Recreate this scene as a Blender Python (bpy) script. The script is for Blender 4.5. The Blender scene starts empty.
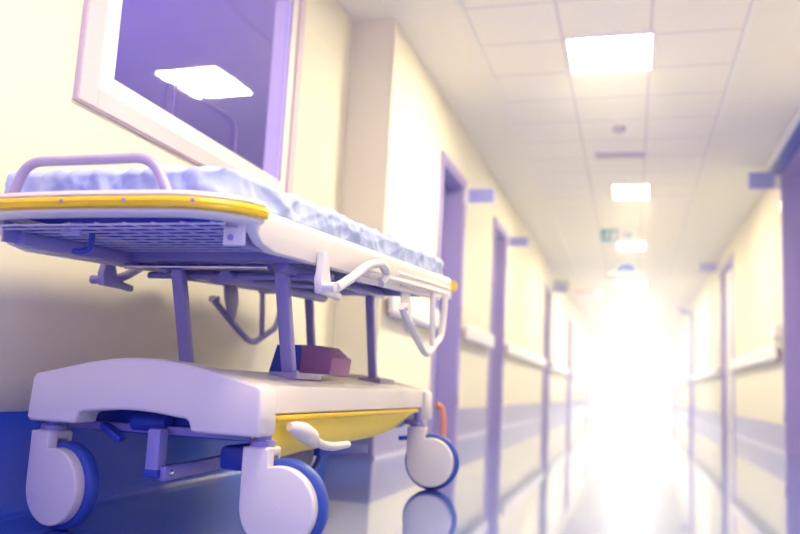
import bpy, bmesh, math, random
from mathutils import Vector, Matrix
random.seed(4)
S = bpy.context.scene
COL = S.collection
PI = math.pi

# ------------------------------------------------------------------ camera
cam_d = bpy.data.cameras.new('camera')
cam = bpy.data.objects.new('camera', cam_d)
COL.objects.link(cam)
cam_d.sensor_width = 36.0
cam_d.lens = 806.0 / 800.0 * 36.0
cam_d.clip_start = 0.02
cam_d.clip_end = 200
F = 806.0
vy = Vector((232, -130, -F)).normalized()          # corridor direction seen by the camera
up = Vector((290, 5515, -F)).normalized()
up = (up - up.dot(vy) * vy).normalized()
vx = vy.cross(up)
cam.matrix_world = Matrix.Translation((0, 0, 0.40)) @ Matrix((vx, vy, up)).to_4x4()
cam_d.dof.use_dof = True
cam_d.dof.focus_distance = 2.15
cam_d.dof.aperture_fstop = 1.7
S.camera = cam

# ------------------------------------------------------------------ world, colour management
LAMP_RGB = (1.0, 0.89, 0.56)
W_STR = 1.4
W_RGB = (0.42, 0.36, 1.0)
LAMP_E = 66.0
END_E = 10.0
EXPO = 0.78
w = bpy.data.worlds.new('world')
S.world = w
w.use_nodes = True
bg = w.node_tree.nodes['Background']
bg.inputs[0].default_value = (*W_RGB, 1)
bg.inputs[1].default_value = W_STR
S.cycles.volume_bounces = 2
S.view_settings.view_transform = 'Standard'
S.view_settings.look = 'None'
S.view_settings.exposure = EXPO
S.view_settings.gamma = 1
S.view_settings.use_curve_mapping = False

# ------------------------------------------------------------------ materials
def mat(name, col, rough=0.5, metal=0.0, spec=0.5, noise=0.0, nscale=8.0, bump=0.0, bscale=30.0, coat=0.0, emit=None, estr=0.0, sub=0.0):
    m = bpy.data.materials.new(name)
    m.use_nodes = True
    nt = m.node_tree
    b = nt.nodes['Principled BSDF']
    b.inputs['Base Color'].default_value = (*col, 1)
    b.inputs['Roughness'].default_value = rough
    b.inputs['Metallic'].default_value = metal
    b.inputs['Specular IOR Level'].default_value = spec
    b.inputs['Coat Weight'].default_value = coat
    if emit:
        b.inputs['Emission Color'].default_value = (*emit, 1)
        b.inputs['Emission Strength'].default_value = estr
    if noise or bump:
        tc = nt.nodes.new('ShaderNodeTexCoord')
        n = nt.nodes.new('ShaderNodeTexNoise')
        n.inputs['Scale'].default_value = nscale
        n.inputs['Detail'].default_value = 4
        nt.links.new(tc.outputs['Object'], n.inputs['Vector'])
        if noise:
            mx = nt.nodes.new('ShaderNodeMix')
            mx.data_type = 'RGBA'
            mx.inputs[6].default_value = (*[c * (1 - noise) for c in col], 1)
            mx.inputs[7].default_value = (*[min(1, c * (1 + noise)) for c in col], 1)
            nt.links.new(n.outputs['Fac'], mx.inputs[0])
            nt.links.new(mx.outputs[2], b.inputs['Base Color'])
        if bump:
            n2 = nt.nodes.new('ShaderNodeTexNoise')
            n2.inputs['Scale'].default_value = bscale
            n2.inputs['Detail'].default_value = 3
            nt.links.new(tc.outputs['Object'], n2.inputs['Vector'])
            bp = nt.nodes.new('ShaderNodeBump')
            bp.inputs['Strength'].default_value = bump
            bp.inputs['Distance'].default_value = 0.01
            nt.links.new(n2.outputs['Fac'], bp.inputs['Height'])
            nt.links.new(bp.outputs['Normal'], b.inputs['Normal'])
    return m

M = {}
M['wall'] = mat('cream_wall_paint', (0.87, 0.81, 0.65), 0.55, noise=0.02, nscale=3, bump=0.05, bscale=60)
M['ceiling'] = mat('ceiling_plaster', (0.92, 0.87, 0.76), 0.8, noise=0.02)
M['skirt'] = mat('violet_vinyl_skirting', (0.30, 0.28, 0.52), 0.35, noise=0.05)
M['skirt_near'] = mat('blue_vinyl_skirting', (0.04, 0.15, 0.80), 0.3, noise=0.05)  # blue vinyl, deepened to carry the blue shade of the alcove
M['frame'] = mat('violet_door_frame_paint', (0.34, 0.27, 0.62), 0.4, noise=0.03)
M['leaf'] = mat('blue_door_laminate', (0.06, 0.10, 0.45), 0.35, noise=0.05)
M['leaf_pale'] = mat('pale_door_laminate', (0.70, 0.66, 0.72), 0.4, noise=0.03)
M['rail'] = mat('cream_handrail_vinyl', (0.80, 0.74, 0.76), 0.35)
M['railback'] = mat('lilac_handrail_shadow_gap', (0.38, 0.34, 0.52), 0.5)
M['white'] = mat('white_moulded_plastic', (0.80, 0.73, 0.68), 0.32, noise=0.015, bump=0.02, bscale=120)
M['whitemetal'] = mat('white_enamelled_steel', (0.80, 0.75, 0.73), 0.28, noise=0.015)
M['mauvemetal'] = mat('mauve_enamelled_steel', (0.56, 0.46, 0.60), 0.35)
M['greymetal'] = mat('shade_tinted_grey_steel', (0.32, 0.29, 0.62), 0.30, noise=0.04)  # grey steel with the blue shade under the trolley tinted in
M['bluemetal'] = mat('shade_blue_steel', (0.03, 0.06, 0.42), 0.35, noise=0.1)  # blue shade under the trolley put into the metal colour
M['chrome'] = mat('brushed_chrome', (0.75, 0.73, 0.80), 0.15, metal=1.0)
M['yellow'] = mat('yellow_bumper_plastic', (0.90, 0.60, 0.02), 0.35, noise=0.02)
M['yellowpan'] = mat('yellow_base_plastic', (0.88, 0.66, 0.06), 0.38, noise=0.03)
M['tyre'] = mat('blue_rubber', (0.03, 0.08, 0.42), 0.45, noise=0.06)
M['disc'] = mat('wheel_disc_plastic', (0.82, 0.76, 0.71), 0.35, noise=0.015)
M['sheet'] = mat('pale_blue_sheet_fabric', (0.52, 0.60, 0.90), 0.7, noise=0.12, nscale=6, bump=0.6, bscale=16)
M['platform'] = mat('blue_mattress_platform', (0.02, 0.04, 0.50), 0.6, noise=0.05)
M['grid'] = mat('platform_grid_wire', (0.62, 0.60, 0.85), 0.3)
M['padblue'] = mat('blue_vinyl_pad', (0.03, 0.07, 0.45), 0.5, noise=0.2)
M['padmauve'] = mat('mauve_vinyl_pad', (0.34, 0.15, 0.32), 0.5, noise=0.2)
M['orange'] = mat('orange_plastic', (0.72, 0.28, 0.20), 0.4)
M['pinkframe'] = mat('pink_window_frame_paint', (0.72, 0.58, 0.64), 0.45, noise=0.02)
M['creamframe'] = mat('cream_window_bead', (0.92, 0.88, 0.80), 0.4)
M['sealline'] = mat('violet_seal', (0.22, 0.16, 0.38), 0.5)
M['room'] = mat('violet_room_paint', (0.62, 0.52, 0.82), 0.7, noise=0.04)
M['sign'] = mat('periwinkle_sign_face', (0.50, 0.50, 0.88), 0.4)
M['signdark'] = mat('dark_blue_print', (0.10, 0.14, 0.62), 0.4)
M['signwhite'] = mat('white_sign_plastic', (0.85, 0.82, 0.86), 0.4)
M['teal'] = mat('teal_sign_face', (0.05, 0.34, 0.52), 0.4)
M['bluecap'] = mat('bright_blue_plastic', (0.01, 0.14, 0.75), 0.3)
M['lampface'] = mat('lamp_diffuser', (0.9, 0.9, 0.8), 0.5, emit=LAMP_RGB, estr=LAMP_E)
M['nearlampface'] = mat('near_lamp_diffuser', (0.9, 0.9, 0.8), 0.5, emit=LAMP_RGB, estr=LAMP_E * 0.66)
M['farlampface'] = mat('far_lamp_diffuser', (0.9, 0.9, 0.8), 0.5, emit=(1.0, 0.93, 0.72), estr=LAMP_E * 0.9)
M['endglass'] = mat('daylit_end_glazing', (0.9, 0.9, 0.85), 0.5, emit=(1.0, 0.95, 0.72), estr=END_E)
M['yellownote'] = mat('pale_yellow_notice', (0.92, 0.78, 0.30), 0.5)
M['pinknote'] = mat('pale_pink_notice', (0.90, 0.50, 0.60), 0.5)

def tile_mat():
    m = bpy.data.materials.new('ceiling_tiles')
    m.use_nodes = True
    nt = m.node_tree
    b = nt.nodes['Principled BSDF']
    b.inputs['Roughness'].default_value = 0.85
    tc = nt.nodes.new('ShaderNodeTexCoord')
    mp = nt.nodes.new('ShaderNodeMapping')
    mp.inputs['Location'].default_value = (0.42, -0.15, 0)
    br = nt.nodes.new('ShaderNodeTexBrick')
    br.offset = 0.0
    br.inputs['Scale'].default_value = 1.0
    br.inputs['Brick Width'].default_value = 0.505
    br.inputs['Row Height'].default_value = 0.5
    br.inputs['Mortar Size'].default_value = 0.012
    br.inputs['Mortar Smooth'].default_value = 0.3
    br.inputs['Color1'].default_value = (0.94, 0.88, 0.79, 1)
    br.inputs['Color2'].default_value = (0.93, 0.87, 0.78, 1)
    br.inputs['Mortar'].default_value = (0.78, 0.71, 0.70, 1)
    nt.links.new(tc.outputs['Object'], mp.inputs['Vector'])
    nt.links.new(mp.outputs['Vector'], br.inputs['Vector'])
    nt.links.new(br.outputs['Color'], b.inputs['Base Color'])
    return m
M['tiles'] = tile_mat()

def floor_mat():
    m = bpy.data.materials.new('polished_floor')
    m.use_nodes = True
    nt = m.node_tree
    b = nt.nodes['Principled BSDF']
    b.inputs['Specular IOR Level'].default_value = 0.75
    b.inputs['Coat Weight'].default_value = 1.0
    b.inputs['Coat IOR'].default_value = 1.8
    b.inputs['IOR'].default_value = 1.8
    b.inputs['Coat Roughness'].default_value = 0.04
    tc = nt.nodes.new('ShaderNodeTexCoord')
    n = nt.nodes.new('ShaderNodeTexNoise')
    n.inputs['Scale'].default_value = 14
    n.inputs['Detail'].default_value = 5
    r = nt.nodes.new('ShaderNodeValToRGB')
    r.color_ramp.elements[0].position = 0.3
    r.color_ramp.elements[0].color = (0.08, 0.17, 0.60, 1)  # blue of the shaded floor put into its base colour
    r.color_ramp.elements[1].position = 0.7
    r.color_ramp.elements[1].color = (0.10, 0.20, 0.65, 1)
    nt.links.new(tc.outputs['Object'], n.inputs['Vector'])
    nt.links.new(n.outputs['Fac'], r.inputs['Fac'])
    nt.links.new(r.outputs['Color'], b.inputs['Base Color'])
    n2 = nt.nodes.new('ShaderNodeTexNoise')
    n2.inputs['Scale'].default_value = 2.2
    mr = nt.nodes.new('ShaderNodeMapRange')
    mr.inputs['To Min'].default_value = 0.12
    mr.inputs['To Max'].default_value = 0.22
    nt.links.new(tc.outputs['Object'], n2.inputs['Vector'])
    nt.links.new(n2.outputs['Fac'], mr.inputs['Value'])
    nt.links.new(mr.outputs['Result'], b.inputs['Roughness'])
    return m
M['floor'] = floor_mat()

def glass_mat():
    m = bpy.data.materials.new('window_glass')
    m.use_nodes = True
    nt = m.node_tree
    for n in list(nt.nodes):
        nt.nodes.remove(n)
    out = nt.nodes.new('ShaderNodeOutputMaterial')
    tr = nt.nodes.new('ShaderNodeBsdfTransparent')
    tr.inputs[0].default_value = (0.80, 0.78, 0.92, 1)
    gl = nt.nodes.new('ShaderNodeBsdfGlossy')
    gl.inputs['Roughness'].default_value = 0.03
    gl.inputs['Color'].default_value = (0.9, 0.9, 1, 1)
    lw = nt.nodes.new('ShaderNodeLayerWeight')
    lw.inputs['Blend'].default_value = 0.5
    pw = nt.nodes.new('ShaderNodeMath')
    pw.operation = 'POWER'
    pw.inputs[1].default_value = 3.0
    fr = nt.nodes.new('ShaderNodeMath')
    fr.operation = 'MULTIPLY_ADD'
    fr.inputs[1].default_value = 0.8
    fr.inputs[2].default_value = 0.05
    nt.links.new(lw.outputs['Facing'], pw.inputs[0])
    nt.links.new(pw.outputs[0], fr.inputs[0])
    mx = nt.nodes.new('ShaderNodeMixShader')
    nt.links.new(fr.outputs[0], mx.inputs[0])
    nt.links.new(tr.outputs[0], mx.inputs[1])
    nt.links.new(gl.outputs[0], mx.inputs[2])
    nt.links.new(mx.outputs[0], out.inputs[0])
    return m
M['glass'] = glass_mat()

# ------------------------------------------------------------------ mesh helpers
class MB:
    def __init__(s):
        s.bm = bmesh.new()
    def box(s, x0, x1, y0, y1, z0, z1, bev=0.0, seg=2, rot=None):
        bm = bmesh.new()
        bmesh.ops.create_cube(bm, size=1)
        for v in bm.verts:
            v.co = Vector((v.co.x * (x1 - x0), v.co.y * (y1 - y0), v.co.z * (z1 - z0)))
        if bev:
            bmesh.ops.bevel(bm, geom=bm.edges[:], offset=bev, segments=seg, profile=0.5, affect='EDGES')
        c = Vector(((x0 + x1) / 2, (y0 + y1) / 2, (z0 + z1) / 2))
        for v in bm.verts:
            v.co = (rot @ v.co if rot else v.co) + c
        s._merge(bm)
        return s
    def _merge(s, bm):
        me = bpy.data.meshes.new('tmp')
        bm.to_mesh(me)
        bm.free()
        s.bm.from_mesh(me)
        bpy.data.meshes.remove(me)
    def bar(s, p, q, wx, wz, bev=0.002):
        """rectangular bar from p to q, width wx (sideways), height wz"""
        p, q = Vector(p), Vector(q)
        d = q - p
        L = d.length
        y = d.normalized()
        x = y.cross(Vector((0, 0, 1)))
        if x.length < 1e-3:
            x = Vector((1, 0, 0))
        x.normalize()
        z = x.cross(y)
        R = Matrix((x, y, z)).transposed()
        c = (p + q) / 2
        bm = bmesh.new()
        bmesh.ops.create_cube(bm, size=1)
        for v in bm.verts:
            v.co = Vector((v.co.x * wx, v.co.y * L, v.co.z * wz))
        if bev:
            bmesh.ops.bevel(bm, geom=bm.edges[:], offset=bev, segments=2, profile=0.5, affect='EDGES')
        for v in bm.verts:
            v.co = R @ v.co + c
        s._merge(bm)
        return s
    def tube(s, pts, r, n=14, smooth=0, cap=True, closed=False):
        pts = [Vector(p) for p in pts]
        if smooth:
            pts = round_path(pts, smooth, closed)
        rad = r if isinstance(r, (list, tuple)) else [r] * len(pts)
        if len(rad) != len(pts):
            rad = [rad[0]] * len(pts)
        rings = []
        prev = None
        N = len(pts)
        for i, p in enumerate(pts):
            if closed:
                t = pts[(i + 1) % N] - pts[i - 1]
            else:
                t = pts[min(i + 1, N - 1)] - pts[max(i - 1, 0)]
            t.normalize()
            if prev is None:
                u = t.cross(Vector((0, 0, 1)))
                if u.length < 0.05:
                    u = t.cross(Vector((1, 0, 0)))
            else:
                u = prev - prev.dot(t) * t
            u.normalize()
            prev = u
            v = t.cross(u)
            rings.append([s.bm.verts.new(p + rad[i] * (math.cos(2 * PI * k / n) * u + math.sin(2 * PI * k / n) * v)) for k in range(n)])
        rr = range(N if closed else N - 1)
        for i in rr:
            a, b = rings[i], rings[(i + 1) % N]
            for k in range(n):
                s.bm.faces.new((a[k], a[(k + 1) % n], b[(k + 1) % n], b[k]))
        if cap and not closed:
            s.bm.faces.new(rings[0][::-1])
            s.bm.faces.new(rings[-1])
        return s
    def cyl(s, p, q, r, n=20):
        return s.tube([p, q], r, n)
    def lathe(s, c, prof, n=28, axis='z'):
        """prof: list of (radius, height)"""
        rings = []
        c = Vector(c)
        for (r, h) in prof:
            ring = []
            for k in range(n):
                a = 2 * PI * k / n
                if axis == 'z':
                    o = Vector((r * math.cos(a), r * math.sin(a), h))
                elif axis == 'y':
                    o = Vector((r * math.cos(a), h, r * math.sin(a)))
                else:
                    o = Vector((h, r * math.cos(a), r * math.sin(a)))
                ring.append(s.bm.verts.new(c + o))
            rings.append(ring)
        for a, b in zip(rings, rings[1:]):
            for k in range(n):
                s.bm.faces.new((a[k], a[(k + 1) % n], b[(k + 1) % n], b[k]))
        s.bm.faces.new(rings[0])
        s.bm.faces.new(rings[-1][::-1])
        return s
    def prism(s, outline, y0, y1, axis='y', bev=0.0):
        """outline in the two other axes (x,z) for 'y', (y,z) for 'x', (x,y) for 'z'"""
        bm = bmesh.new()
        def P(a, b, h):
            return {'y': (a, h, b), 'x': (h, a, b), 'z': (a, b, h)}[axis]
        A = [bm.verts.new(P(a, b, y0)) for a, b in outline]
        B = [bm.verts.new(P(a, b, y1)) for a, b in outline]
        f1 = bm.faces.new(A)
        f2 = bm.faces.new(B[::-1])
        n = len(outline)
        for i in range(n):
            bm.faces.new((A[i], B[i], B[(i + 1) % n], A[(i + 1) % n]))
        if bev:
            bmesh.ops.recalc_face_normals(bm, faces=bm.faces[:])
            es = [e for e in bm.edges if (e.verts[0] in A) == (e.verts[1] in A) and (e.verts[0] in A or e.verts[0] in B)]
            es = list(f1.edges) + list(f2.edges)
            bmesh.ops.bevel(bm, geom=es, offset=bev, segments=3, profile=0.5, affect='EDGES', clamp_overlap=True)
        s._merge(bm)
        return s
    def sweep(s, path, prof, closed=False):
        """path in the xy plane (with z), prof list of (outward, z)"""
        path = [Vector(p) for p in path]
        N = len(path)
        rings = []
        for i, p in enumerate(path):
            a = path[(i - 1) % N] if (closed or i > 0) else p
            b = path[(i + 1) % N] if (closed or i < N - 1) else p
            t = (b - a)
            t.z = 0
            t.normalize()
            nrm = Vector((t.y, -t.x, 0))
            rings.append([s.bm.verts.new(p + nrm * o + Vector((0, 0, h))) for o, h in prof])
        m = len(prof)
        for i in range(N if closed else N - 1):
            a, b = rings[i], rings[(i + 1) % N]
            for k in range(m):
                s.bm.faces.new((a[k], a[(k + 1) % m], b[(k + 1) % m], b[k]))
        if not closed:
            s.bm.faces.new(rings[0])
            s.bm.faces.new(rings[-1][::-1])
        return s
    def build(s, name, material, parent=None, smooth=35, loc=None):
        bmesh.ops.recalc_face_normals(s.bm, faces=s.bm.faces[:])
        me = bpy.data.meshes.new(name)
        s.bm.to_mesh(me)
        s.bm.free()
        me.materials.append(material)
        if smooth:
            for p in me.polygons:
                p.use_smooth = True
            me.set_sharp_from_angle(angle=math.radians(smooth))
        o = bpy.data.objects.new(name, me)
        COL.objects.link(o)
        if parent:
            o.parent = parent
        if loc:
            o.location = loc
        return o

def round_path(pts, r, closed=False, k=6):
    out = []
    N = len(pts)
    for i, p in enumerate(pts):
        if not closed and (i == 0 or i == N - 1):
            out.append(p)
            continue
        a, b = pts[(i - 1) % N], pts[(i + 1) % N]
        da, db = a - p, b - p
        rr = min(r, da.length * 0.48, db.length * 0.48)
        p0, p1 = p + da.normalized() * rr, p + db.normalized() * rr
        for j in range(k + 1):
            t = j / k
            out.append((1 - t) ** 2 * p0 + 2 * t * (1 - t) * p + t * t * p1)
    return out

def tag(o, label=None, cat=None, group=None, kind=None):
    for k, v in (('label', label), ('category', cat), ('group', group), ('kind', kind)):
        if v:
            o[k] = v
    return o
def empty(name, loc=(0, 0, 0), rz=0, **kw):
    o = bpy.data.objects.new(name, None)
    COL.objects.link(o)
    o.location = loc
    o.rotation_euler = (0, 0, rz)
    return tag(o, **kw)
def children(o):
    return [c for c in bpy.data.objects if c.parent == o]
def copy_tree(o, parent=None):
    c = o.copy()
    COL.objects.link(c)
    c.parent = parent
    for ch in children(o):
        copy_tree(ch, c)
    return c

# ------------------------------------------------------------------ the corridor shell
XL, XLN, XR, ZC, YE, YS = -1.34, -1.60, 1.24, 2.50, 39.0, -1.3
YC = 4.22                       # where the alcove wall meets the corridor wall
DL = [(5.52, 6.30), (7.85, 8.60), (12.85, 13.65), (17.8, 18.7), (25.0, 25.9)]     # openings on the left
DR = [(5.95, 7.40), (11.05, 12.45), (18.1, 19.2), (25.5, 26.5)]                    # openings on the right
DH = [2.03, 2.05, 2.05, 2.05, 2.05]
DHR = [2.38, 2.25, 2.30, 2.30]

def wall_with_openings(name, x0, x1, y0, y1, openings, heights):
    m = MB()
    y = y0
    for (a, b), h in zip(openings, heights):
        m.box(x0, x1, y, a, 0, ZC)
        m.box(x0, x1, a, b, h, ZC)
        y = b
    m.box(x0, x1, y, y1, 0, ZC)
    return tag(m.build(name, M['wall'], smooth=0), kind='structure')

f = MB().box(-6.0, XR + 0.4, YS, YE + 0.2, -0.05, 0)
tag(f.build('floor', M['floor'], smooth=0), kind='structure')
c = MB().box(-4.6, XLN - 0.15, 0.5, 7.7, ZC - 0.01, ZC - 0.001)
tag(c.build('ceiling_3', M['room'], smooth=0), kind='structure')
c = MB().box(-6.0, XR + 0.4, YS, YE + 0.2, ZC, ZC + 0.1)
tag(c.build('ceiling', M['ceiling'], smooth=0), kind='structure')
c = MB().box(-0.92, 0.595, YS, YE, ZC - 0.008, ZC - 0.001)
tag(c.build('ceiling_tile_field', M['tiles'], smooth=0), kind='structure').name = 'ceiling_2'
for i, x in enumerate((-0.93, 0.605)):
    c = MB().box(x - 0.012, x + 0.012, YS, YE, ZC - 0.016, ZC - 0.002)
    tag(c.build('trim_%d' % (i + 1), M['creamframe'], smooth=0), kind='structure')

wall_with_openings('wall_left', XL - 0.30, XL, YC, YE, DL, DH)
wall_with_openings('wall_right', XR, XR + 0.22, YS, YE, DR, DHR)
# alcove wall with its window hole
WY0, WY1, WZ0, WZ1 = 1.93, 3.50, 1.19, 2.38
m = MB()
m.box(XLN - 0.15, XLN, YS, WY0, 0, ZC)
m.box(XLN - 0.15, XLN, WY1, YC + 0.02, 0, ZC)
m.box(XLN - 0.15, XLN, WY0, WY1, 0, WZ0)
m.box(XLN - 0.15, XLN, WY0, WY1, WZ1, ZC)
tag(m.build('wall_left_alcove', M['wall'], smooth=0), kind='structure')
# far end of the corridor: low wall, glazed daylight wall above
m = MB().box(XL - 0.2, XR + 0.2, YE, YE + 0.15, 0, 0.35)
m.box(XL - 0.2, XR + 0.2, YE, YE + 0.15, 2.35, ZC)
tag(m.build('wall_end', M['wall'], smooth=0), kind='structure')
e = empty('window_2', (0, YE, 0), kind='structure')
MB().box(XL, XR, 0.05, 0.08, 0.35, 2.35).build('glazing', M['endglass'], e, smooth=0)
g = MB()
for x in (XL + 0.04, -0.46, 0.40, XR - 0.04):
    g.box(x - 0.03, x + 0.03, 0, 0.05, 0.35, 2.35)
g.box(XL, XR, 0, 0.05, 0.92, 0.98)
g.build('window_frame', M['railback'], e, smooth=0)

# room behind the window
m = MB()
m.box(-4.6, -4.5, 0.6, 7.6, 0, ZC)
m.box(-4.5, XLN - 0.15, 0.5, 0.6, 0, ZC)
m.box(-4.5, XLN - 0.15, 7.6, 7.7, 0, ZC)
tag(m.build('wall_back_room', M['room'], smooth=0), kind='structure')

bl = bpy.data.lights.new('back_room_fill', 'AREA')  # unseen fill light added to brighten the room behind the pane
bl.shape = 'RECTANGLE'
bl.size, bl.size_y = 1.1, 1.2
bl.energy = 62
bl.color = (0.90, 0.72, 1.0)
blo = bpy.data.objects.new('back_room_fill', bl)
COL.objects.link(blo)
blo.location = (-3.9, 1.0, 1.5)
blo.rotation_euler = (math.radians(90), 0, 0)

# skirtings with a coved foot
def skirting(name, x, side, segs, material, z=0.235):
    m = MB()
    for a, b in segs:
        prof = [(0, 0), (0.018, 0), (0.012, 0.008), (0.008, 0.025), (0.006, 0.07), (0.005, z), (0, z)]
        m.prism([(x + side * o, h) for o, h in prof], a, b, axis='y')
    return tag(m.build(name, material, smooth=0), kind='structure')
def gaps(y0, y1, ops):
    out, y = [], y0
    for a, b in ops:
        out.append((y, a - 0.07))
        y = b + 0.07
    out.append((y, y1))
    return out
skirting('baseboard_left', XL, 1, gaps(YC, YE, DL), M['skirt'])
skirting('baseboard_right', XR, -1, gaps(YS, YE, DR), M['skirt'])
skirting('baseboard_left_alcove', XLN, 1, [(YS, YC)], M['skirt_near'], 0.275)
m = MB().prism([(YC, 0), (YC - 0.006, 0), (YC - 0.006, 0.235), (YC, 0.235)], XLN, XL, axis='x')
tag(m.build('baseboard_return', M['skirt'], smooth=0), kind='structure')
m = MB().box(XL, XR, YE - 0.01, YE, 0, 0.12)
tag(m.build('baseboard_end', M['skirt'], smooth=0), kind='structure')

# doors: frame (architrave and jambs), recessed leaf, handle, hinges
def door(idx, side, a, b, h, leafmat, near=False):
    x = XL if side < 0 else XR
    s = 1 if side < 0 else -1           # towards the corridor
    root = empty('door_%d' % idx, (x, (a + b) / 2, 0), kind='structure')
    ha = (b - a) / 2
    fr = MB()
    t, d = 0.055, 0.20
    rc = 0.15
    if leafmat == M['leaf_pale']:
        d, rc = 0.10, 0.05
    for y0, y1 in ((-ha - t, -ha), (ha, ha + t)):
        fr.box(*sorted((0, s * 0.018)), y0, y1, 0, h + t)
    fr.box(*sorted((0, s * 0.018)), -ha, ha, h, h + t)
    for y0, y1 in ((-ha, -ha + 0.02), (ha - 0.02, ha)):
        fr.box(*sorted((s * 0.01, -s * d)), y0, y1, 0, h + 0.001)
    fr.box(*sorted((s * 0.01, -s * d)), -ha + 0.02, ha - 0.02, h - 0.02, h + 0.001)
    fr.build('door_frame', M['frame'], root, smooth=0)
    lf = MB().box(*sorted((-s * rc, -s * (rc + 0.04))), -ha + 0.02, ha - 0.02, 0.005, h - 0.02, 0.003)
    leaf = lf.build('door_leaf', leafmat, root, smooth=0)
    hd = MB()
    yh = -ha + 0.12
    hd.cyl((-s * rc, yh, 1.0), (-s * (rc - 0.06), yh, 1.0), 0.009)
    hd.tube([(-s * (rc - 0.055), yh, 1.0), (-s * (rc - 0.055), yh + 0.12, 1.0)], 0.009)
    hd.build('door_handle', M['chrome'], leaf)
    for z in (0.3, 1.0, h - 0.3):
        hg = MB().cyl((s * 0.022, ha - 0.004, z - 0.045), (s * 0.022, ha - 0.004, z + 0.045), 0.012)
        hg.build('hinge', M['chrome'], root)
    return root
n = 1
for (a, b), h in zip(DL, DH):
    door(n, -1, a, b, h, M['leaf'] if n == 1 else M['frame']); n += 1
for (a, b), h in zip(DR, DHR):
    door(n, 1, a, b, h, M['frame'] if n == 6 else M['leaf_pale']); n += 1

# ------------------------------------------------------------------ window_1 in the alcove wall
root = empty('window_1', (XLN, 0, 0), kind='structure')
def ring(y0, y1, z0, z1, t, x0, x1, bev=0.004, tr=None):
    m = MB()
    tr = tr or t
    m.box(x0, x1, y0, y0 + t, z0, z1, bev)
    m.box(x0, x1, y1 - tr, y1, z0, z1, bev)
    m.box(x0, x1, y0 + t, y1 - tr, z0, z0 + t * 0.75, bev)
    m.box(x0, x1, y0 + t, y1 - tr, z1 - t, z1, bev)
    return m
ring(WY0, WY1, WZ0, WZ1, 0.085, -0.10, 0.018, tr=0.06).build('window_frame', M['pinkframe'], root, smooth=0)
ring(WY0 - 0.006, WY1 + 0.006, WZ0 - 0.005, WZ1 + 0.006, 0.012, 0.0, 0.012, 0).build('seal', M['mauvemetal'], root, smooth=0)
ring(WY0 + 0.085, WY1 - 0.06, WZ0 + 0.062, WZ1 - 0.085, 0.085, -0.08, 0.006, tr=0.08).build('glazing_bead', M['creamframe'], root, smooth=0)
MB().box(-0.012, -0.006, WY0 + 0.16, WY1 - 0.13, WZ0 + 0.12, WZ1 - 0.16).build('pane', M['glass'], root, smooth=0)
pane = [q for q in bpy.data.objects if q.name.startswith('pane')][0]
for vv in pane.data.vertices:
    vv.co.x += 0.022 * (vv.co.y - (WY0 + WY1) / 2) - 0.008
m = MB().box(0.006, 0.010, WY1 - 0.145, WY1 - 0.137, WZ0 + 0.12, WZ1 - 0.17)
m.build('seal', M['sealline'], root, smooth=0)
hy0, hy1 = 2.45, 2.93
m = MB().tube([(0.0, hy0, 1.27), (0.0, hy0, 1.455), (0.0, hy1, 1.455), (0.0, hy1, 1.27)], 0.0035, n=8, smooth=0.06)
tag(m.build('speech_hatch_rim', M['sealline'], root), label='thin violet rim of the hatch in the pane')

# ------------------------------------------------------------------ ceiling lamps
def lamp_make(face='lampface'):
    r = empty('ceiling_lamp')
    fr = MB()
    hx, hy = 0.26, 0.275
    fr.box(-hx, -hx + 0.02, -hy, hy, -0.014, 0)
    fr.box(hx - 0.02, hx, -hy, hy, -0.014, 0)
    fr.box(-hx + 0.02, hx - 0.02, -hy, -hy + 0.02, -0.014, 0)
    fr.box(-hx + 0.02, hx - 0.02, hy - 0.02, hy, -0.014, 0)
    fr.build('lamp_frame', M['signwhite'], r, smooth=0)
    MB().box(-hx + 0.02, hx - 0.02, -hy + 0.02, hy - 0.02, -0.012, -0.002).build('diffuser', M[face], r, smooth=0)
    return r
L0 = lamp_make()
L1 = lamp_make('farlampface')
L2 = lamp_make('nearlampface')
lamp_y = [4.88, 1.4, 8.40, 11.5, 15.4, 18.9, 22.4, 25.9, 29.4, 32.9, 36.4]
lamp_lab = {4.88: 'square glowing ceiling lamp nearest the viewer, large at the top of the photo',
            8.40: 'square glowing ceiling lamp just in front of the hanging escape sign',
            11.5: 'added square ceiling lamp just beyond the hanging escape sign, brightening the mid corridor',  # lamp added to brighten the middle of the corridor
            15.4: 'square glowing ceiling lamp just beyond the blue domed beacon'}
for i, y in enumerate(lamp_y):
    src = L1 if y > 13 else L2 if y < 2 else L0
    o = src if y in (1.4, 4.88, 15.4) else copy_tree(src)
    o.location = (-0.15 if y < 8 else -0.03, y, ZC - 0.008)
    if y in (8.40, 11.5):
        o.scale = (0.68, 1, 1)
    if y in lamp_lab:
        tag(o, lamp_lab[y], 'ceiling lamp', 'square lamps along the corridor ceiling')
    elif y < 2:
        tag(o, 'square ceiling lamp overhead between the window and the trolley, above the picture', 'ceiling lamp', 'square lamps along the corridor ceiling')
    else:
        tag(o, 'tiny washed-out square ceiling lamp deep in the bright corridor end', 'ceiling lamp', 'far lamps in the bright corridor end')

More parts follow.
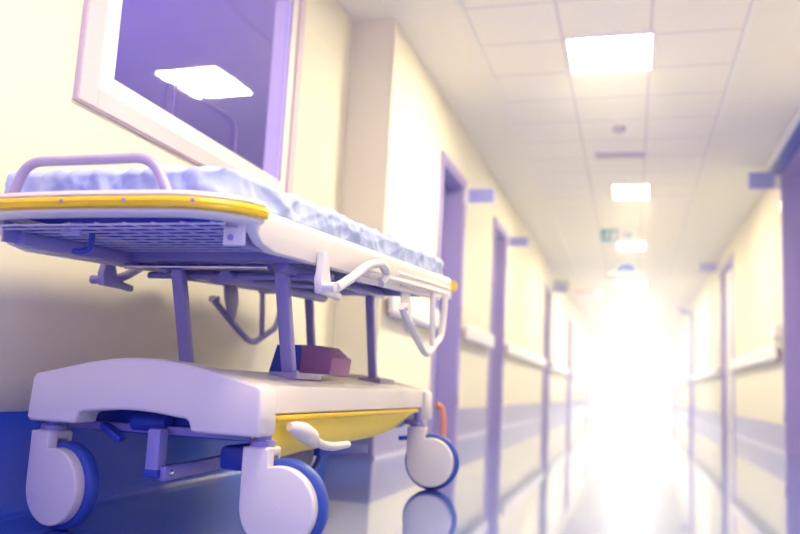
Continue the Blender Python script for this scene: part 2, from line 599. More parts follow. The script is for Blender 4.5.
# ------------------------------------------------------------------ ceiling fittings
v = empty('ceiling_vent', (-0.12, 7.05, ZC - 0.008), label='long white ventilation grille in the ceiling before the second lamp', cat='vent')
MB().box(-0.24, 0.24, -0.10, 0.10, -0.012, 0, 0.003).build('vent_frame', M['signwhite'], v, smooth=0)
for k in range(6):
    MB().box(-0.21, 0.21, -0.075 + k * 0.028, -0.068 + k * 0.028, -0.022, -0.010).build('slat', M['mauvemetal'], v, smooth=0)
v = empty('smoke_detector', (-0.12, 6.35, ZC - 0.008), label='small round smoke detector on the ceiling in front of the grille', cat='smoke detector')
MB().lathe((0, 0, 0), [(0.05, 0), (0.05, -0.015), (0.035, -0.03), (0.012, -0.033)]).build('detector_body', M['mauvemetal'], v)
MB().lathe((0, 0, -0.031), [(0.012, 0), (0.010, -0.008), (0.004, -0.010)]).build('detector_tip', M['sealline'], v)

# hanging escape sign: teal panels with running figure and arrow
v = empty('escape_sign', (-0.18, 10.0, 2.33), label='teal and white escape-route pictogram sign hanging from the ceiling', cat='sign')
MB().box(-0.22, 0.22, -0.02, 0.02, -0.095, 0.095, 0.006).build('sign_body', M['signwhite'], v, smooth=0)
MB().box(-0.205, -0.005, -0.024, -0.0195, -0.08, 0.08).build('teal_panel', M['teal'], v, smooth=0)
MB().box(0.015, 0.205, -0.024, -0.0195, -0.08, 0.08).build('white_panel', M['signwhite'], v, smooth=0)  # plain white panel behind the arrow
g = MB()
g.lathe((-0.12, -0.0255, 0.052), [(0.013, -0.001), (0.013, 0.001)], n=14, axis='y')
g.bar((-0.12, -0.0255, 0.035), (-0.135, -0.0255, -0.012), 0.001, 0.022, 0)
g.bar((-0.135, -0.0255, -0.01), (-0.105, -0.0255, -0.035), 0.001, 0.012, 0)
g.bar((-0.105, -0.0255, -0.035), (-0.112, -0.0255, -0.066), 0.001, 0.011, 0)
g.bar((-0.135, -0.0255, -0.01), (-0.160, -0.0255, -0.04), 0.001, 0.012, 0)
g.bar((-0.160, -0.0255, -0.04), (-0.188, -0.0255, -0.044), 0.001, 0.011, 0)
g.bar((-0.12, -0.0255, 0.03), (-0.09, -0.0255, 0.005), 0.001, 0.009, 0)
g.bar((-0.12, -0.0255, 0.03), (-0.155, -0.0255, 0.015), 0.001, 0.009, 0)
g.box(-0.075, -0.025, -0.026, -0.0245, -0.065, 0.055)
g.build('running_figure', M['signwhite'], v, smooth=0)
g = MB()
g.prism([(0.04, 0.012), (0.11, 0.012), (0.11, 0.045), (0.18, 0), (0.11, -0.045), (0.11, -0.012), (0.04, -0.012)], -0.0265, -0.0245)
g.build('arrow', M['teal'], v, smooth=0)
for x in (-0.16, 0.16):
    MB().cyl((x, 0, 0.095), (x, 0, 0.162), 0.004, 8).build('hanger', M['signwhite'], v)

v = empty('domed_beacon', (-0.11, 12.6, 2.27), label='bright blue dome on a white plate hanging under the far ceiling', cat='beacon lamp')
MB().lathe((0, 0, 0), [(0.155, 0), (0.15, 0.05), (0.125, 0.095), (0.08, 0.13), (0.03, 0.145)]).build('blue_dome', M['bluecap'], v)
MB().box(-0.26, 0.26, -0.1, 0.1, -0.04, -0.001, 0.01).build('mounting_plate', M['signwhite'], v)
MB().cyl((0, 0, 0.14), (0, 0, 0.222), 0.01, 10).build('hanger', M['signwhite'], v)

v = empty('ceiling_notice', (-0.80, 16.0, 2.36), label='faint pale pink notice hanging left of the ceiling middle far away', cat='notice')
MB().box(-0.28, 0.28, -0.01, 0.01, -0.07, 0.07, 0.004).build('plate', M['pinknote'], v, smooth=0)
for x in (-0.2, 0.2):
    MB().cyl((x, 0, 0.07), (x, 0, 0.132), 0.004, 8).build('hanger', M['signwhite'], v)
v = empty('wall_notice', (XL, 14.9, 2.36), label='pale yellow notice projecting high on the left wall far away', cat='notice')
MB().box(0.02, 0.24, -0.01, 0.01, -0.10, 0.10, 0.004).build('plate', M['yellownote'], v, smooth=0)
MB().box(0.0, 0.03, -0.015, 0.015, -0.06, 0.06, 0.004).build('wall_bracket', M['signwhite'], v, smooth=0)
# projecting room signs
def room_sign(y, side, zc, wdt, hgt, lab, stripes=True):
    x = XL if side < 0 else XR
    s = 1 if side < 0 else -1
    v = empty('room_sign', (x, y, zc), label=lab, cat='sign', group='projecting room signs beside the doors')
    MB().box(*sorted((0, s * 0.045)), -0.02, 0.02, -hgt * 0.55, hgt * 0.55, 0.003).build('wall_bracket', M['signwhite'], v, smooth=0)
    MB().box(*sorted((s * 0.045, s * (0.045 + wdt))), -0.012, 0.012, -hgt / 2, hgt / 2, 0.004).build('sign_plate', M['sign'], v, smooth=0)
    if stripes:
        g = MB()
        k = 5
        for j in range(k):
            z = hgt * (0.36 - j * 0.72 / (k - 1))
            g.box(*sorted((s * 0.062, s * (0.03 + wdt))), -0.0145, -0.0115, z - hgt * 0.035, z + hgt * 0.035)
        g.build('printed_lines', M['signdark'], v, smooth=0)
room_sign(7.56, 1, 2.36, 0.22, 0.155, 'square periwinkle striped sign at top right beside the large right doorway')
room_sign(6.30, -1, 1.95, 0.215, 0.115, 'wide periwinkle sign on the left beside the nearest left doorway', True)
room_sign(8.62, -1, 2.00, 0.205, 0.10, 'small periwinkle sign beside the second left doorway')
room_sign(12.6, 1, 2.36, 0.25, 0.13, 'periwinkle sign beside the double doorway halfway down the right wall')
room_sign(13.78, -1, 2.14, 0.22, 0.10, 'faint periwinkle sign beside the third left doorway')
room_sign(19.4, 1, 2.42, 0.22, 0.10, 'faint tiny sign beside the third right doorway', False)
v = empty('corridor_call_lamp', (XR, 19.3, 2.62 - 0.16), label='small bright blue call lamp above the third right doorway', cat='call lamp')
MB().box(-0.10, 0, -0.04, 0.04, -0.05, 0.0).build('lamp_base', M['signwhite'], v, smooth=0)
MB().box(-0.16, -0.04, -0.06, 0.0, -0.16, -0.05, 0.02).build('blue_lens', M['bluecap'], v)

v = empty('notice_board', (XL, 14.1, 2.25), label='pale grey notice plate above the faint sign by the third left door', cat='notice')
MB().box(0, 0.28, -0.01, 0.01, -0.09, 0.09, 0.004).build('plate', M['signwhite'], v, smooth=0)
MB().box(0.03, 0.22, -0.014, -0.009, -0.06, 0.06).build('print', M['sign'], v, smooth=0)

# track housing over the large right doorway
v = empty('sliding_door_track', (XR, 6.6, 2.40), label='long white track housing over the large doorway at the right edge', cat='door track')
MB().box(-0.13, 0, -1.4, 0.83, 0.0, 0.092, 0.006).build('housing', M['signwhite'], v, smooth=0)
MB().box(-0.115, -0.02, -1.38, 0.80, -0.03, 0.0).build('track', M['leaf'], v, smooth=0)

# handrails
def handrail(side, a, b, lab):
    x = XL if side < 0 else XR
    s = 1 if side < 0 else -1
    v = empty('handrail', (x, a, 0.80), label=lab, cat='handrail', group='handrails along the corridor')
    L = b - a
    prof = [(0.035, 0.0), (0.055, -0.012), (0.062, 0.0), (0.062, 0.10), (0.05, 0.125), (0.03, 0.125), (0.028, 0.10)]
    prof = [(0.035, -0.005), (0.052, -0.005), (0.062, 0.008), (0.062, 0.10), (0.05, 0.122), (0.035, 0.122)]
    MB().prism([(s * o, z) for o, z in prof], 0, L).build('rail_profile', M['rail'], v, smooth=0)
    n = max(2, int(L / 1.1) + 1)
    for k in range(n):
        y = 0.12 + (L - 0.24) * k / (n - 1)
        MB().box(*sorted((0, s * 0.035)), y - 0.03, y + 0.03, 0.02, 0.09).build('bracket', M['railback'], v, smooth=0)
    MB().box(*sorted((s * 0.030, s * 0.056)), 0, L, -0.022, -0.005).build('under_rail_shade', M['railback'], v, smooth=0)  # lilac strip coloured as the shadow gap under the rail
sl = gaps(YC, YE, DL)
labs = ['cream handrail behind the trolley, before the nearest left doorway', 'short cream handrail between the first and second left doorways',
        'long cream handrail between the second and third left doorways', 'cream handrail between the third and fourth left doorways',
        'distant cream handrail beyond the fourth left doorway', 'most distant left handrail by the bright end']
for (a, b), l in zip(sl, labs):
    handrail(-1, a + 0.05, b - 0.05, l)
labs = [None, 'cream handrail on the right between the large doorway and the next doorway', 'cream handrail between the second and third right doorways',
        'distant cream handrail beyond the third right doorway', 'most distant right handrail by the bright end']
for (a, b), l in list(zip(gaps(YS, YE, DR), labs))[1:]:
    handrail(1, a + 0.12, b - 0.05, l)
v = empty('wall_bumper', (XR, 7.75, 0.98), label='small pale box above the right handrail by the large doorway', cat='dispenser')
MB().box(-0.05, 0, -0.12, 0.16, -0.02, 0.12, 0.01).build('dispenser_body', M['rail'], v)
MB().box(-0.055, -0.048, -0.05, 0.09, 0.02, 0.08).build('dispenser_window', M['signwhite'], v, smooth=0)

# ------------------------------------------------------------------ the stretcher trolley
GY = math.radians(-0.9)
G = empty('hospital_stretcher', (-1.123, 1.784, 0.0), GY,
          label='white and yellow hospital stretcher trolley parked along the left wall', cat='stretcher')
K = 0.055
def T(a):                       # the lying surface rises towards the foot end
    return K * a
def tilt(o):
    for vtx in o.data.vertices:
        vtx.co.z += K * vtx.co.y
    return o

# --- base: arched deck and moulded end covers
def arch(r, top=0.43, edge=0.385, hw=0.315):
    t = min(1, abs(r) / hw)
    return edge + (top - edge) * (math.cos(t * PI / 2) ** 1.15)
def deck():
    out = []
    for k in range(25):
        r = -0.302 + 0.604 * k / 24
        out.append((r, arch(r, 0.418, 0.380)))
    out += [(0.306, 0.372), (0.306, 0.318), (0.29, 0.308), (-0.29, 0.308), (-0.306, 0.318), (-0.306, 0.372)]
    return out
o = MB().prism(deck(), 0.0, 1.42, axis='y').build('base_deck', M['white'], G, smooth=40)
tag(o, label='arched white plastic deck of the trolley base')
def cover(y0, y1):
    out = []
    hw = 0.315
    for k in range(33):
        r = -hw + 0.012 + (2 * hw - 0.024) * k / 32
        out.append((r, arch(r, 0.432, 0.381, hw)))
    out += [(hw, 0.372), (hw + 0.006, 0.275), (hw - 0.004, 0.266), (0.152, 0.266), (0.141, 0.270), (0.138, 0.282), (0.134, 0.291), (0.124, 0.296)]
    for k in range(9):
        r = 0.108 - 0.256 * k / 8
        out.append((r, 0.297 + 0.010 * math.sin(k / 8 * PI)))
    out += [(-0.160, 0.296), (-0.170, 0.291), (-0.174, 0.282), (-0.177, 0.270), (-0.188, 0.266), (-hw + 0.004, 0.266), (-hw - 0.006, 0.275), (-hw, 0.372)]
    return MB().prism(out, y0, y1, axis='y', bev=0.008)
tag(cover(-0.085, 0.0).build('end_cover', M['white'], G, smooth=50), label='arched white end cover between the two near castors')
cover(1.36, 1.47).build('end_cover', M['white'], G, smooth=50)

# yellow pan with a boat-shaped underside
def pan(sg):
    m = MB()
    ys = [0.0, 0.10, 0.25, 0.45, 0.65, 0.85, 1.0, 1.10, 1.18, 1.24, 1.28]
    bot = [0.200, 0.203, 0.210, 0.214, 0.218, 0.222, 0.232, 0.248, 0.268, 0.286, 0.297]
    rings = []
    for y, zb in zip(ys, bot):
        H = 0.300 - zb
        sec = [(0.300, 0.300)]
        for k in range(11):
            t = k / 10 * PI / 2
            sec.append((0.265 + 0.035 * math.cos(t) ** 0.6, 0.300 - H * math.sin(t) ** 0.9))
        sec += [(0.258, zb + 0.002 + H * 0.05), (0.258, 0.300)]
        rings.append([m.bm.verts.new((sg * a, y if sg > 0 else 0.62 + y * 0.5, z)) for a, z in sec])
    n = len(rings[0])
    for a, b in zip(rings, rings[1:]):
        for k in range(n):
            m.bm.faces.new((a[k], a[(k + 1) % n], b[(k + 1) % n], b[k]))
    m.bm.faces.new(rings[0])
    m.bm.faces.new(rings[-1][::-1])
    return m
pn = pan(1).build('base_pan', M['yellowpan'], G, smooth=60)
tag(pn, label='yellow boat-shaped pan under the deck')
pan(-1).build('base_pan', M['yellowpan'], G, smooth=60)
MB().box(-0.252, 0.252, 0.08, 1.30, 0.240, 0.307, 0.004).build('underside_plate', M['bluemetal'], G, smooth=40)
for sg in (1,):
    MB().box(*sorted((sg * 0.255, sg * 0.309)), 0.004 if sg > 0 else 0.35, 1.30, 0.298, 0.3115, 0.004).build('pan_rim', M['yellow'], G, smooth=40)
for y in (0.52, 0.60):
    MB().lathe((0.285, y, 0.2170), [(0.006, 0), (0.004, -0.004)], n=12, axis='z').build('pan_screw', M['bluemetal'], pn)

# --- castors
def castor(x, y, lock=False):
    c = empty('castor', (x, y, 0))
    c.parent = G
    wx, R = 0.062, 0.108
    # tyre
    MB().lathe((wx, 0.012, R), [(0.080, -0.019), (0.100, -0.019), (0.105, -0.016), (0.108, -0.010), (0.108, 0.010), (0.105, 0.016), (0.100, 0.019), (0.080, 0.019)], n=48, axis='y').build('tyre', M['tyre'], c, smooth=40)
    # fork cover: capsule merging into the wheel disc
    def outline(rd, hw, top):
        hl = rd - wx + 0.0005
        pts = [(-hl, top)]
        n = 40
        xr = hw
        end = math.acos((xr - wx) / rd)                          # angle on the top half where x = hw
        for k in range(n + 1):
            t = PI + (PI + end) * k / n
            pts.append((wx + rd * math.cos(t), R + rd * math.sin(t)))
        pts.append((hw, top))
        return pts
    MB().prism(outline(0.0935, 0.037, 0.238), -0.036, -0.005, axis='y', bev=0.005).build('fork_cover', M['disc'], c, smooth=50)
    MB().prism(outline(0.090, 0.030, 0.236), 0.031, 0.042, axis='y', bev=0.003).build('fork_cover', M['disc'], c, smooth=50)
    MB().box(-0.029, 0.034, -0.030, 0.040, 0.218, 0.2405, 0.008, 3).build('fork_crown', M['disc'], c, smooth=60)
    MB().lathe((0, 0.004, 0.240), [(0.020, 0), (0.020, 0.075)], n=20).build('stem', M['greymetal'], c)
    MB().lathe((0, 0.004, 0.236), [(0.030, 0.0), (0.030, 0.016), (0.024, 0.020)], n=24).build('collar', M['greymetal'], c)
    MB().lathe((wx, -0.036, R), [(0.010, 0.001), (0.010, -0.0012)], n=16, axis='y').build('axle_cap', M['disc'], c)
    if lock:
        MB().bar((-0.036, 0, 0.195), (-0.075, 0, 0.19), 0.022, 0.018, 0.005).build('lock_tab', M['bluecap'], c)
    return c
castor(-0.302, -0.01).rotation_euler = (0, 0, math.radians(-13))
castor(0.287, 0.0)
castor(0.287, 1.37, True)
castor(-0.287, 1.37)

# --- steering linkage under the base
MB().bar((-0.30, 0.06, 0.256), (0.28, 0.06, 0.256), 0.03, 0.020).build('axle_beam', M['greymetal'], G)
MB().bar((-0.30, 1.37, 0.256), (0.31, 1.37, 0.256), 0.03, 0.020).build('axle_beam', M['greymetal'], G)
st = MB().box(-0.018, 0.018, -0.012, 0.024, 0.145, 0.262, 0.003).build('guide_post', M['greymetal'], G)
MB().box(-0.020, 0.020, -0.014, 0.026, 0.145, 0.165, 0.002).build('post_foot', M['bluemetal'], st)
arm = MB().bar((0.026, 0.0, 0.155), (0.026, 0.75, 0.175), 0.016, 0.034).build('fifth_wheel_arm', M['greymetal'], G)
MB().lathe((0.036, 0.02, 0.157), [(0.008, -0.004), (0.008, 0.003), (0.004, 0.006)], n=16, axis='x').build('bolt', M['chrome'], arm)
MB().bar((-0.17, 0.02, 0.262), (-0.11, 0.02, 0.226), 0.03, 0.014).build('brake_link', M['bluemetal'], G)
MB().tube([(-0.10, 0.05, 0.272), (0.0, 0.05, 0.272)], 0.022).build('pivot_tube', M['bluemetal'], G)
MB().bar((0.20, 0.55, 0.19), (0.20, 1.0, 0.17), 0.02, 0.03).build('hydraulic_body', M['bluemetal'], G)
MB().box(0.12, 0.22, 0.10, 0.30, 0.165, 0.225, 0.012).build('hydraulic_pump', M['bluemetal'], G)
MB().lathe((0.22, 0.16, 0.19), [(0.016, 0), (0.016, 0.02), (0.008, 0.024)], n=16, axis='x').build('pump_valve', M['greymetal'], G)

# --- pedal
pd = MB().tube([(0.325, 0.06, 0.286), (0.334, 0.08, 0.281), (0.338, 0.12, 0.271), (0.340, 0.16, 0.258), (0.338, 0.19, 0.247), (0.334, 0.21, 0.241)],
               [0.010, 0.019, 0.024, 0.023, 0.016, 0.012], n=18).build('brake_pedal', M['white'], G, smooth=60)
MB().tube([(0.334, 0.18, 0.252), (0.342, 0.25, 0.232), (0.346, 0.31, 0.226), (0.346, 0.42, 0.226)], [0.012, 0.012, 0.012, 0.010], n=12).build('pedal_arm', M['white'], pd, smooth=60)
tag(MB().tube([(0.325, 1.50, 0.325), (0.345, 1.52, 0.32), (0.355, 1.52, 0.27), (0.355, 1.52, 0.19)], 0.013, n=12, smooth=0.02).build('foot_lever', M['orange'], G), label='orange foot lever at the far end')

# --- lift posts (leaning links) with their pivots
def post(x, a_top, a_bot, wx, wy, z_top):
    p = MB().bar((x, a_bot, 0.395), (x, a_top, z_top), wx, wy, 0.003).build('lift_post', M['greymetal'], G)
    MB().cyl((x - wx / 2 - 0.006, a_bot, 0.415), (x + wx / 2 + 0.006, a_bot, 0.415), 0.011, 16).build('pivot_pin', M['chrome'], p)
    MB().box(x - 0.045, x + 0.045, a_bot - 0.05, a_bot + 0.13, 0.400, 0.4195, 0.004).build('socket', M['railback'], p)
    return p
for x in (-0.162, 0.170):
    post(x, 0.27, 0.385, 0.036, 0.030, 0.735)
for x in (-0.105, 0.145):
    post(x, 1.10, 1.21, 0.030, 0.026, 0.765)

# --- under-frame
tilt(MB().bar((-0.335, 0.25, 0.728), (0.325, 0.25, 0.728), 0.04, 0.048, 0.004).build('cross_beam', M['greymetal'], G))
tilt(MB().bar((-0.335, 1.15, 0.690), (0.335, 1.15, 0.690), 0.04, 0.040, 0.004).build('cross_beam', M['greymetal'], G))
tilt(MB().cyl((-0.30, 0.22, 0.688), (0.16, 0.22, 0.688), 0.009).build('cross_rod', M['chrome'], G))
tilt(MB().cyl((-0.30, 0.34, 0.672), (0.30, 0.34, 0.672), 0.010).build('cross_rod', M['greymetal'], G))
for x in (-0.300, 0.290):
    tilt(MB().bar((x, -0.20, 0.712), (x, 1.60, 0.712), 0.03, 0.032, 0.003).build('long_beam', M['greymetal'], G))
for x in (-0.20, 0.18):
    tilt(MB().bar((x, 0.25, 0.690), (x, 1.15, 0.675), 0.025, 0.028, 0.003).build('inner_beam', M['greymetal'], G))
tilt(MB().tube([(-0.02, 0.30, 0.668), (-0.02, 1.05, 0.655)], 0.020).build('lift_cylinder', M['greymetal'], G))
tilt(MB().tube([(-0.08, 0.34, 0.662), (0.10, 0.62, 0.668), (0.14, 1.08, 0.672)], 0.010).build('tilt_rod', M['greymetal'], G))

# --- perimeter frame
def rounded_outline(hw, a0, a1, rc, bow):
    pts = []
    n = 12
    # counter-clockwise seen from above, start right side going to the foot
    def corner(cx, cy, s0):
        return [Vector((cx + rc * math.cos(s0 + k / n * PI / 2), cy + rc * math.sin(s0 + k / n * PI / 2), 0)) for k in range(n + 1)]
    for k in range(9):
        x = -hw + rc + (2 * hw - 2 * rc) * k / 8
        pts.append(Vector((x, a0, 0)))
    pts = pts[1:-1]
    pts += corner(hw - rc, a0 + rc, -PI / 2)
    for k in range(1, 12):
        pts.append(Vector((hw, a0 + rc + (a1 - a0 - 2 * rc) * k / 12, 0)))
    pts += corner(hw - rc, a1 - rc, 0)
    for k in range(1, 8):
        pts.append(Vector((hw - rc - (2 * hw - 2 * rc) * k / 8, a1, 0)))
    pts += corner(-hw + rc, a1 - rc, PI / 2)
    for k in range(1, 12):
        pts.append(Vector((-hw, a1 - rc - (a1 - a0 - 2 * rc) * k / 12, 0)))
    pts += corner(-hw + rc, a0 + rc, PI)
    for p in pts:                                   # bowed head and foot
        t = 1 - (p.x / hw) ** 2
        if p.y < a0 + rc:
            p.y -= bow * max(0, t)
        if p.y > a1 - rc:
            p.y += bow * max(0, t)
    return pts
HW, A0, A1 = 0.343, -0.345, 1.72
outl = rounded_outline(HW, A0, A1, 0.13, 0.03)
prof = [(0, 0.742), (-0.006, 0.738), (-0.030, 0.738), (-0.030, 0.775), (-0.014, 0.780), (-0.004, 0.772), (0, 0.755)]
tilt(MB().sweep(outl, prof, closed=True).build('perimeter_frame', M['whitemetal'], G, smooth=40))
for x in (-HW + 0.012, HW - 0.010):
    tilt(MB().prism([(-0.245, 0.745), (-0.225, 0.722), (-0.19, 0.700), (-0.13, 0.688), (1.60, 0.688), (1.60, 0.755), (1.58, 0.763), (-0.21, 0.763)], x - 0.013, x + 0.013, axis='x', bev=0.003).build('side_band', M['whitemetal'], G, smooth=50))
# raised rounded head tube above, broad lip below
def part_path(lo, hi, off, head=True):
    ps = [p for p in outl if (p.y < hi if head else p.y > lo)]
    ps.sort(key=lambda p: math.atan2(p.y - (A0 + 0.25), p.x) if head else math.atan2(p.y - (A1 - 0.25), p.x))
    return ps
hp = part_path(0, A0 + 0.135, 0)
tilt(MB().sweep(hp, [(-0.012, 0.787), (0.006, 0.790), (0.016, 0.786), (0.018, 0.780), (0.012, 0.774), (-0.012, 0.774)]).build('head_top_rail', M['whitemetal'], G, smooth=60))
bp_ = tilt(MB().sweep(hp, [(0.0, 0.750), (0.020, 0.750), (0.025, 0.754), (0.026, 0.760), (0.0245, 0.762), (0.026, 0.764), (0.025, 0.770), (0.020, 0.775), (0.0, 0.775)]).build('head_bumper', M['yellow'], G, smooth=40))
tag(bp_, label='yellow bumper strip round the near end')
for x in (-0.19, -0.02, 0.13, 0.28):
    yy = A0 - 0.03 * (1 - (x / HW) ** 2) - 0.026
    tilt(MB().lathe((x, yy, 0.765), [(0.004, 0.002), (0.004, -0.002)], n=10, axis='y').build('bumper_screw', M['greymetal'], bp_))
tilt(MB().sweep(hp, [(0.0, 0.7505), (0.014, 0.7505), (0.015, 0.744), (0.006, 0.737), (-0.026, 0.737), (-0.026, 0.7505)]).build('head_lower_lip', M['whitemetal'], G, smooth=40))
fp = part_path(A1 - 0.135, 0, 0, False)
fb = tilt(MB().sweep(fp, [(0.0, 0.725), (0.020, 0.725), (0.026, 0.738), (0.026, 0.755), (0.020, 0.766), (0.0, 0.766)]).build('foot_bumper', M['yellow'], G, smooth=40))
tag(fb, label='yellow bumper strip round the far end')

# push handle loop at the head end
hy = A0 - 0.012
tilt(MB().tube([(-0.185, hy - 0.004, 0.785), (-0.155, hy - 0.004, 0.862), (0.165, hy - 0.004, 0.862), (0.207, hy - 0.004, 0.785)], 0.0115, n=18, smooth=0.055).build('push_handle', M['mauvemetal'], G, smooth=60))

# mattress platform with wire grid below
tilt(MB().box(-0.312, 0.312, A0 + 0.05, A1 - 0.06, 0.764, 0.774, 0.003).build('platform', M['platform'], G, smooth=40))
tilt(MB().prism([(-0.312, 0.70), (-0.312, 0.75), (-0.306, 0.75), (-0.306, 0.70)], A0 + 0.1, A1 - 0.1).build('inner_side_panel', M['greymetal'], G))
gm = MB()
for k in range(34):
    y = -0.30 + k * 0.055
    gm.box(-0.31, 0.31, y, y + 0.006, 0.728, 0.732)
for k in range(9):
    x = -0.30 + k * 0.072
    gm.box(x, x + 0.003, -0.30, 1.10, 0.732, 0.735)
tilt(gm.build('wire_grid', M['grid'], G, smooth=0))
for x, zl in ((0.300, 0.690), (-0.12, 0.712)):
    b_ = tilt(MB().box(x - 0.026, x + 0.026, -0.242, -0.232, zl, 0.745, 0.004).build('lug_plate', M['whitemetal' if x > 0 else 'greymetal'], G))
    tilt(MB().lathe((x - 0.006, -0.243, zl + 0.018), [(0.007, 0.001), (0.007, -0.002)], n=14, axis='y').build('lug_bolt', M['greymetal'], b_))
tilt(MB().tube([(-0.125, -0.16, 0.73), (-0.125, -0.16, 0.692), (-0.145, -0.17, 0.684), (-0.162, -0.175, 0.686)], 0.007, smooth=0.012).build('hook', M['tyre'], G))

# side guards folded below both edges
def side_guard(s):
    g = empty('side_guard')
    g.parent = G
    r = s * 0.380
    da = 0.0 if s > 0 else 0.10
    dz = 0.0 if s > 0 else 0.024
    wm = M['whitemetal'] if s > 0 else M['greymetal']  # left guard takes the shade-tinted metal instead of white
    t1 = MB().tube([(r, 0.17, 0.640), (r, 0.25, 0.668), (r + s * .012, 0.38, 0.735), (r + s * .012, 0.50, 0.758), (r + s * .008, 0.57, 0.735), (r, 0.53, 0.700)], 0.0135, n=14, smooth=0.05).build('guard_arm', wm, g, smooth=60)
    MB().tube([(r, 0.40, 0.715), (r, 1.30, 0.768)], 0.009, n=12).build('guard_tube', wm, g)
    MB().tube([(r - s * .014, 0.38, 0.692), (r - s * .014, 1.30, 0.746)], 0.009, n=12).build('guard_tube', wm, g)
    MB().tube([(r, 0.70, 0.758), (r, 1.42, 0.798)], 0.007, n=12).build('guard_tube', wm, g)
    br = MB()
    br.prism([(0.10, 0.722), (0.12, 0.726), (0.135, 0.70), (0.155, 0.655), (0.19, 0.64), (0.18, 0.617), (0.10, 0.617), (0.09, 0.65), (0.10, 0.68)], *sorted((r - s * 0.030, r - s * 0.008)), axis='x', bev=0.003)
    b = br.build('guard_bracket', wm, g)
    MB().cyl((r - s * .012, 0.11, 0.634), (r + s * 0.022, 0.11, 0.634), 0.013, 16).build('bracket_knob', wm, b)
    MB().bar((r - s * .02, 0.15, 0.630), (r - s * .02, 0.24, 0.624), 0.022, 0.020, 0.005).build('latch', wm, b)
    # hanging loop
    lp = MB().tube([(r, 0.76, 0.655), (r, 0.90, 0.590), (r, 1.10, 0.507), (r, 1.33, 0.600), (r, 1.36, 0.765)], 0.0125, n=14, smooth=0.06).build('hanging_loop', wm, g, smooth=60)
    MB().tube([(r, 1.155, 0.750), (r, 1.185, 0.545)], 0.011, n=12).build('loop_bar', wm, lp)
    pl = MB().prism([(0.80, 0.735), (0.90, 0.738), (0.925, 0.66), (0.90, 0.58), (0.86, 0.60), (0.82, 0.66)], *sorted((r - s * 0.022, r - s * 0.014)), axis='x', bev=0.002).build('loop_plate', wm, g)
    MB().cyl((r - s * .014, 0.78, 0.655), (r + s * 0.020, 0.78, 0.655), 0.012, 14).build('plate_knob', wm, pl)
    for o_ in [q for q in bpy.data.objects if q.parent == g]:
        for z_ in [o_] + [q for q in bpy.data.objects if q.parent == o_]:
            for vv in z_.data.vertices:
                vv.co.y += da
                vv.co.z += dz
    return g
side_guard(1)
side_guard(-1)

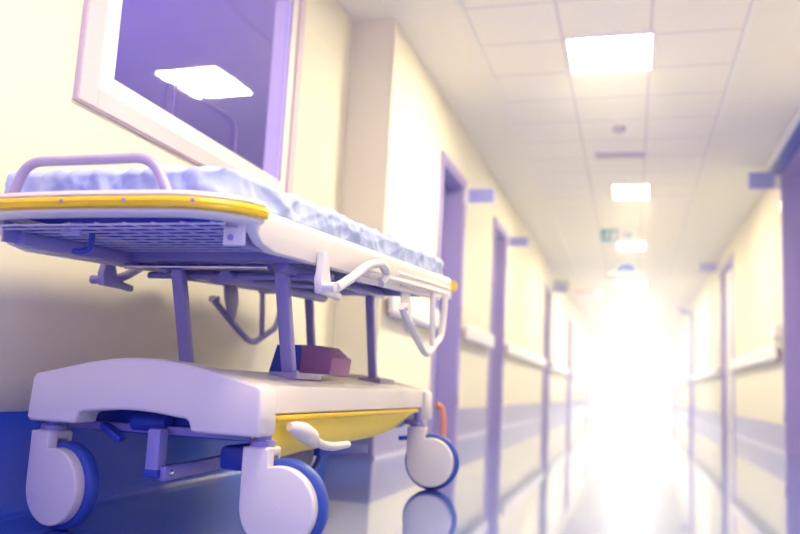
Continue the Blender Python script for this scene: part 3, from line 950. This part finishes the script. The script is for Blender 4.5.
# ------------------------------------------------------------------ mattress on the stretcher
MT = empty('mattress', (-1.123, 1.784, 0.0), GY, label='thin stretcher mattress in a crumpled pale blue sheet', cat='mattress')
def mattress_mesh(hw, a0, a1, z0, z1, wr, seed):
    bm = bmesh.new()
    nx, ny, nz = 64, 190, 12
    rnd = random.Random(seed)
    ph = [(rnd.uniform(0, 6), rnd.uniform(5, 30), rnd.uniform(-22, 22)) for _ in range(9)]
    def noise(x, y, z):
        s_ = 0
        for p, kx, ky in ph:
            s_ += (1 - abs(math.sin(p + 1.3 * kx * x + 1.0 * ky * y + 25 * z * math.sin(p) + 1.2 * math.sin(9 * x + p) + 1.1 * math.sin(7 * y + 2 * p)))) ** 2.5 / 4
        return s_
    def P(u, v, wz):
        x, y, z = -hw + 2 * hw * u, a0 + (a1 - a0) * v, z0 + (z1 - z0) * wz
        # round plan corners and upper edge
        rc = 0.05
        cx, cy = max(-hw + rc, min(hw - rc, x)), max(a0 + rc, min(a1 - rc, y))
        dx, dy = x - cx, y - cy
        d = math.hypot(dx, dy)
        if d > rc:
            x, y = cx + dx / d * rc, cy + dy / d * rc
        return Vector((x, y, z))
    grid = {}
    def vert(i, j, k):
        key = (i, j, k)
        if key not in grid:
            grid[key] = bm.verts.new(P(i / nx, j / ny, k / nz))
        return grid[key]
    for i in range(nx):
        for j in range(ny):
            bm.faces.new((vert(i, j, nz), vert(i + 1, j, nz), vert(i + 1, j + 1, nz), vert(i, j + 1, nz)))
            bm.faces.new((vert(i, j, 0), vert(i, j + 1, 0), vert(i + 1, j + 1, 0), vert(i + 1, j, 0)))
    for k in range(nz):
        for i in range(nx):
            bm.faces.new((vert(i, 0, k), vert(i + 1, 0, k), vert(i + 1, 0, k + 1), vert(i, 0, k + 1)))
            bm.faces.new((vert(i, ny, k), vert(i, ny, k + 1), vert(i + 1, ny, k + 1), vert(i + 1, ny, k)))
        for j in range(ny):
            bm.faces.new((vert(0, j, k), vert(0, j, k + 1), vert(0, j + 1, k + 1), vert(0, j + 1, k)))
            bm.faces.new((vert(nx, j, k), vert(nx, j + 1, k), vert(nx, j + 1, k + 1), vert(nx, j, k + 1)))
    bmesh.ops.recalc_face_normals(bm, faces=bm.faces[:])
    bm.normal_update()
    for v_ in bm.verts:
        t = (v_.co.z - z0) / (z1 - z0)
        # pillow the edges
        e = min(hw - abs(v_.co.x), v_.co.y - a0, a1 - v_.co.y)
        if t > 0.5 and e < 0.03:
            v_.co.z -= (0.03 - max(0, e)) ** 2 * 14 * (t - 0.5) * 2
        if wr and t > 0.05:
            v_.co += v_.normal * wr * (noise(v_.co.x, v_.co.y, v_.co.z) - 0.2)
        v_.co.z += K * v_.co.y
    m = MB()
    m.bm.free()
    m.bm = bm
    return m
mattress_mesh(0.288, -0.270, 1.62, 0.775, 0.838, 0, 1).build('foam_core', M['platform'], MT, smooth=60)
o = mattress_mesh(0.300, -0.290, 1.64, 0.780, 0.858, 0.022, 3).build('fitted_sheet', M['sheet'], MT, smooth=80)
tag(o, label='crumpled pale blue sheet over the mattress')

# ------------------------------------------------------------------ bag on the deck
BG = empty('vinyl_bag', (-1.123, 1.784, 0.007), GY, label='small blue and mauve vinyl bag lying on the trolley deck between the posts', cat='bag')
MB().prism([(-0.005, 0.4135), (0.018, 0.500), (0.10, 0.503), (0.10, 0.4135)], 0.60, 0.78, bev=0.006).build('bag_body', M['padblue'], BG)
tag(MB().prism([(0.101, 0.4135), (0.10, 0.503), (0.165, 0.502), (0.212, 0.466), (0.206, 0.412)], 0.603, 0.777, bev=0.006).build('bag_flap', M['padmauve'], BG), label='mauve half of the bag')

# ------------------------------------------------------------------ haze volume added to imitate lens bloom in the far corridor
def haze(y0, y1, dens, rgb=(1, 1, 1), x0=XL):
    hz = MB().box(x0 + 0.001, XR - 0.001, y0, y1, 0.002, ZC - 0.03).build('corridor_bloom_haze', M['wall'], smooth=0)
    hm = bpy.data.materials.new('haze')
    hm.use_nodes = True
    nt = hm.node_tree
    for n_ in list(nt.nodes):
        nt.nodes.remove(n_)
    o_ = nt.nodes.new('ShaderNodeOutputMaterial')
    vs = nt.nodes.new('ShaderNodeVolumeScatter')
    vs.inputs['Color'].default_value = (*rgb, 1)
    vs.inputs['Density'].default_value = dens
    vs.inputs['Anisotropy'].default_value = 0.3
    nt.links.new(vs.outputs[0], o_.inputs['Volume'])
    hz.data.materials.clear()
    hz.data.materials.append(hm)
    return tag(hz, 'pale haze added for the lens bloom of the far corridor' if rgb[0] == 1 else 'thin bluish haze around the trolley', 'haze', kind='stuff')
haze(4.5, 13.4, 0.028, (1, 0.97, 0.90))
haze(13.42, YE - 0.02, 0.048, (1, 0.98, 0.92))
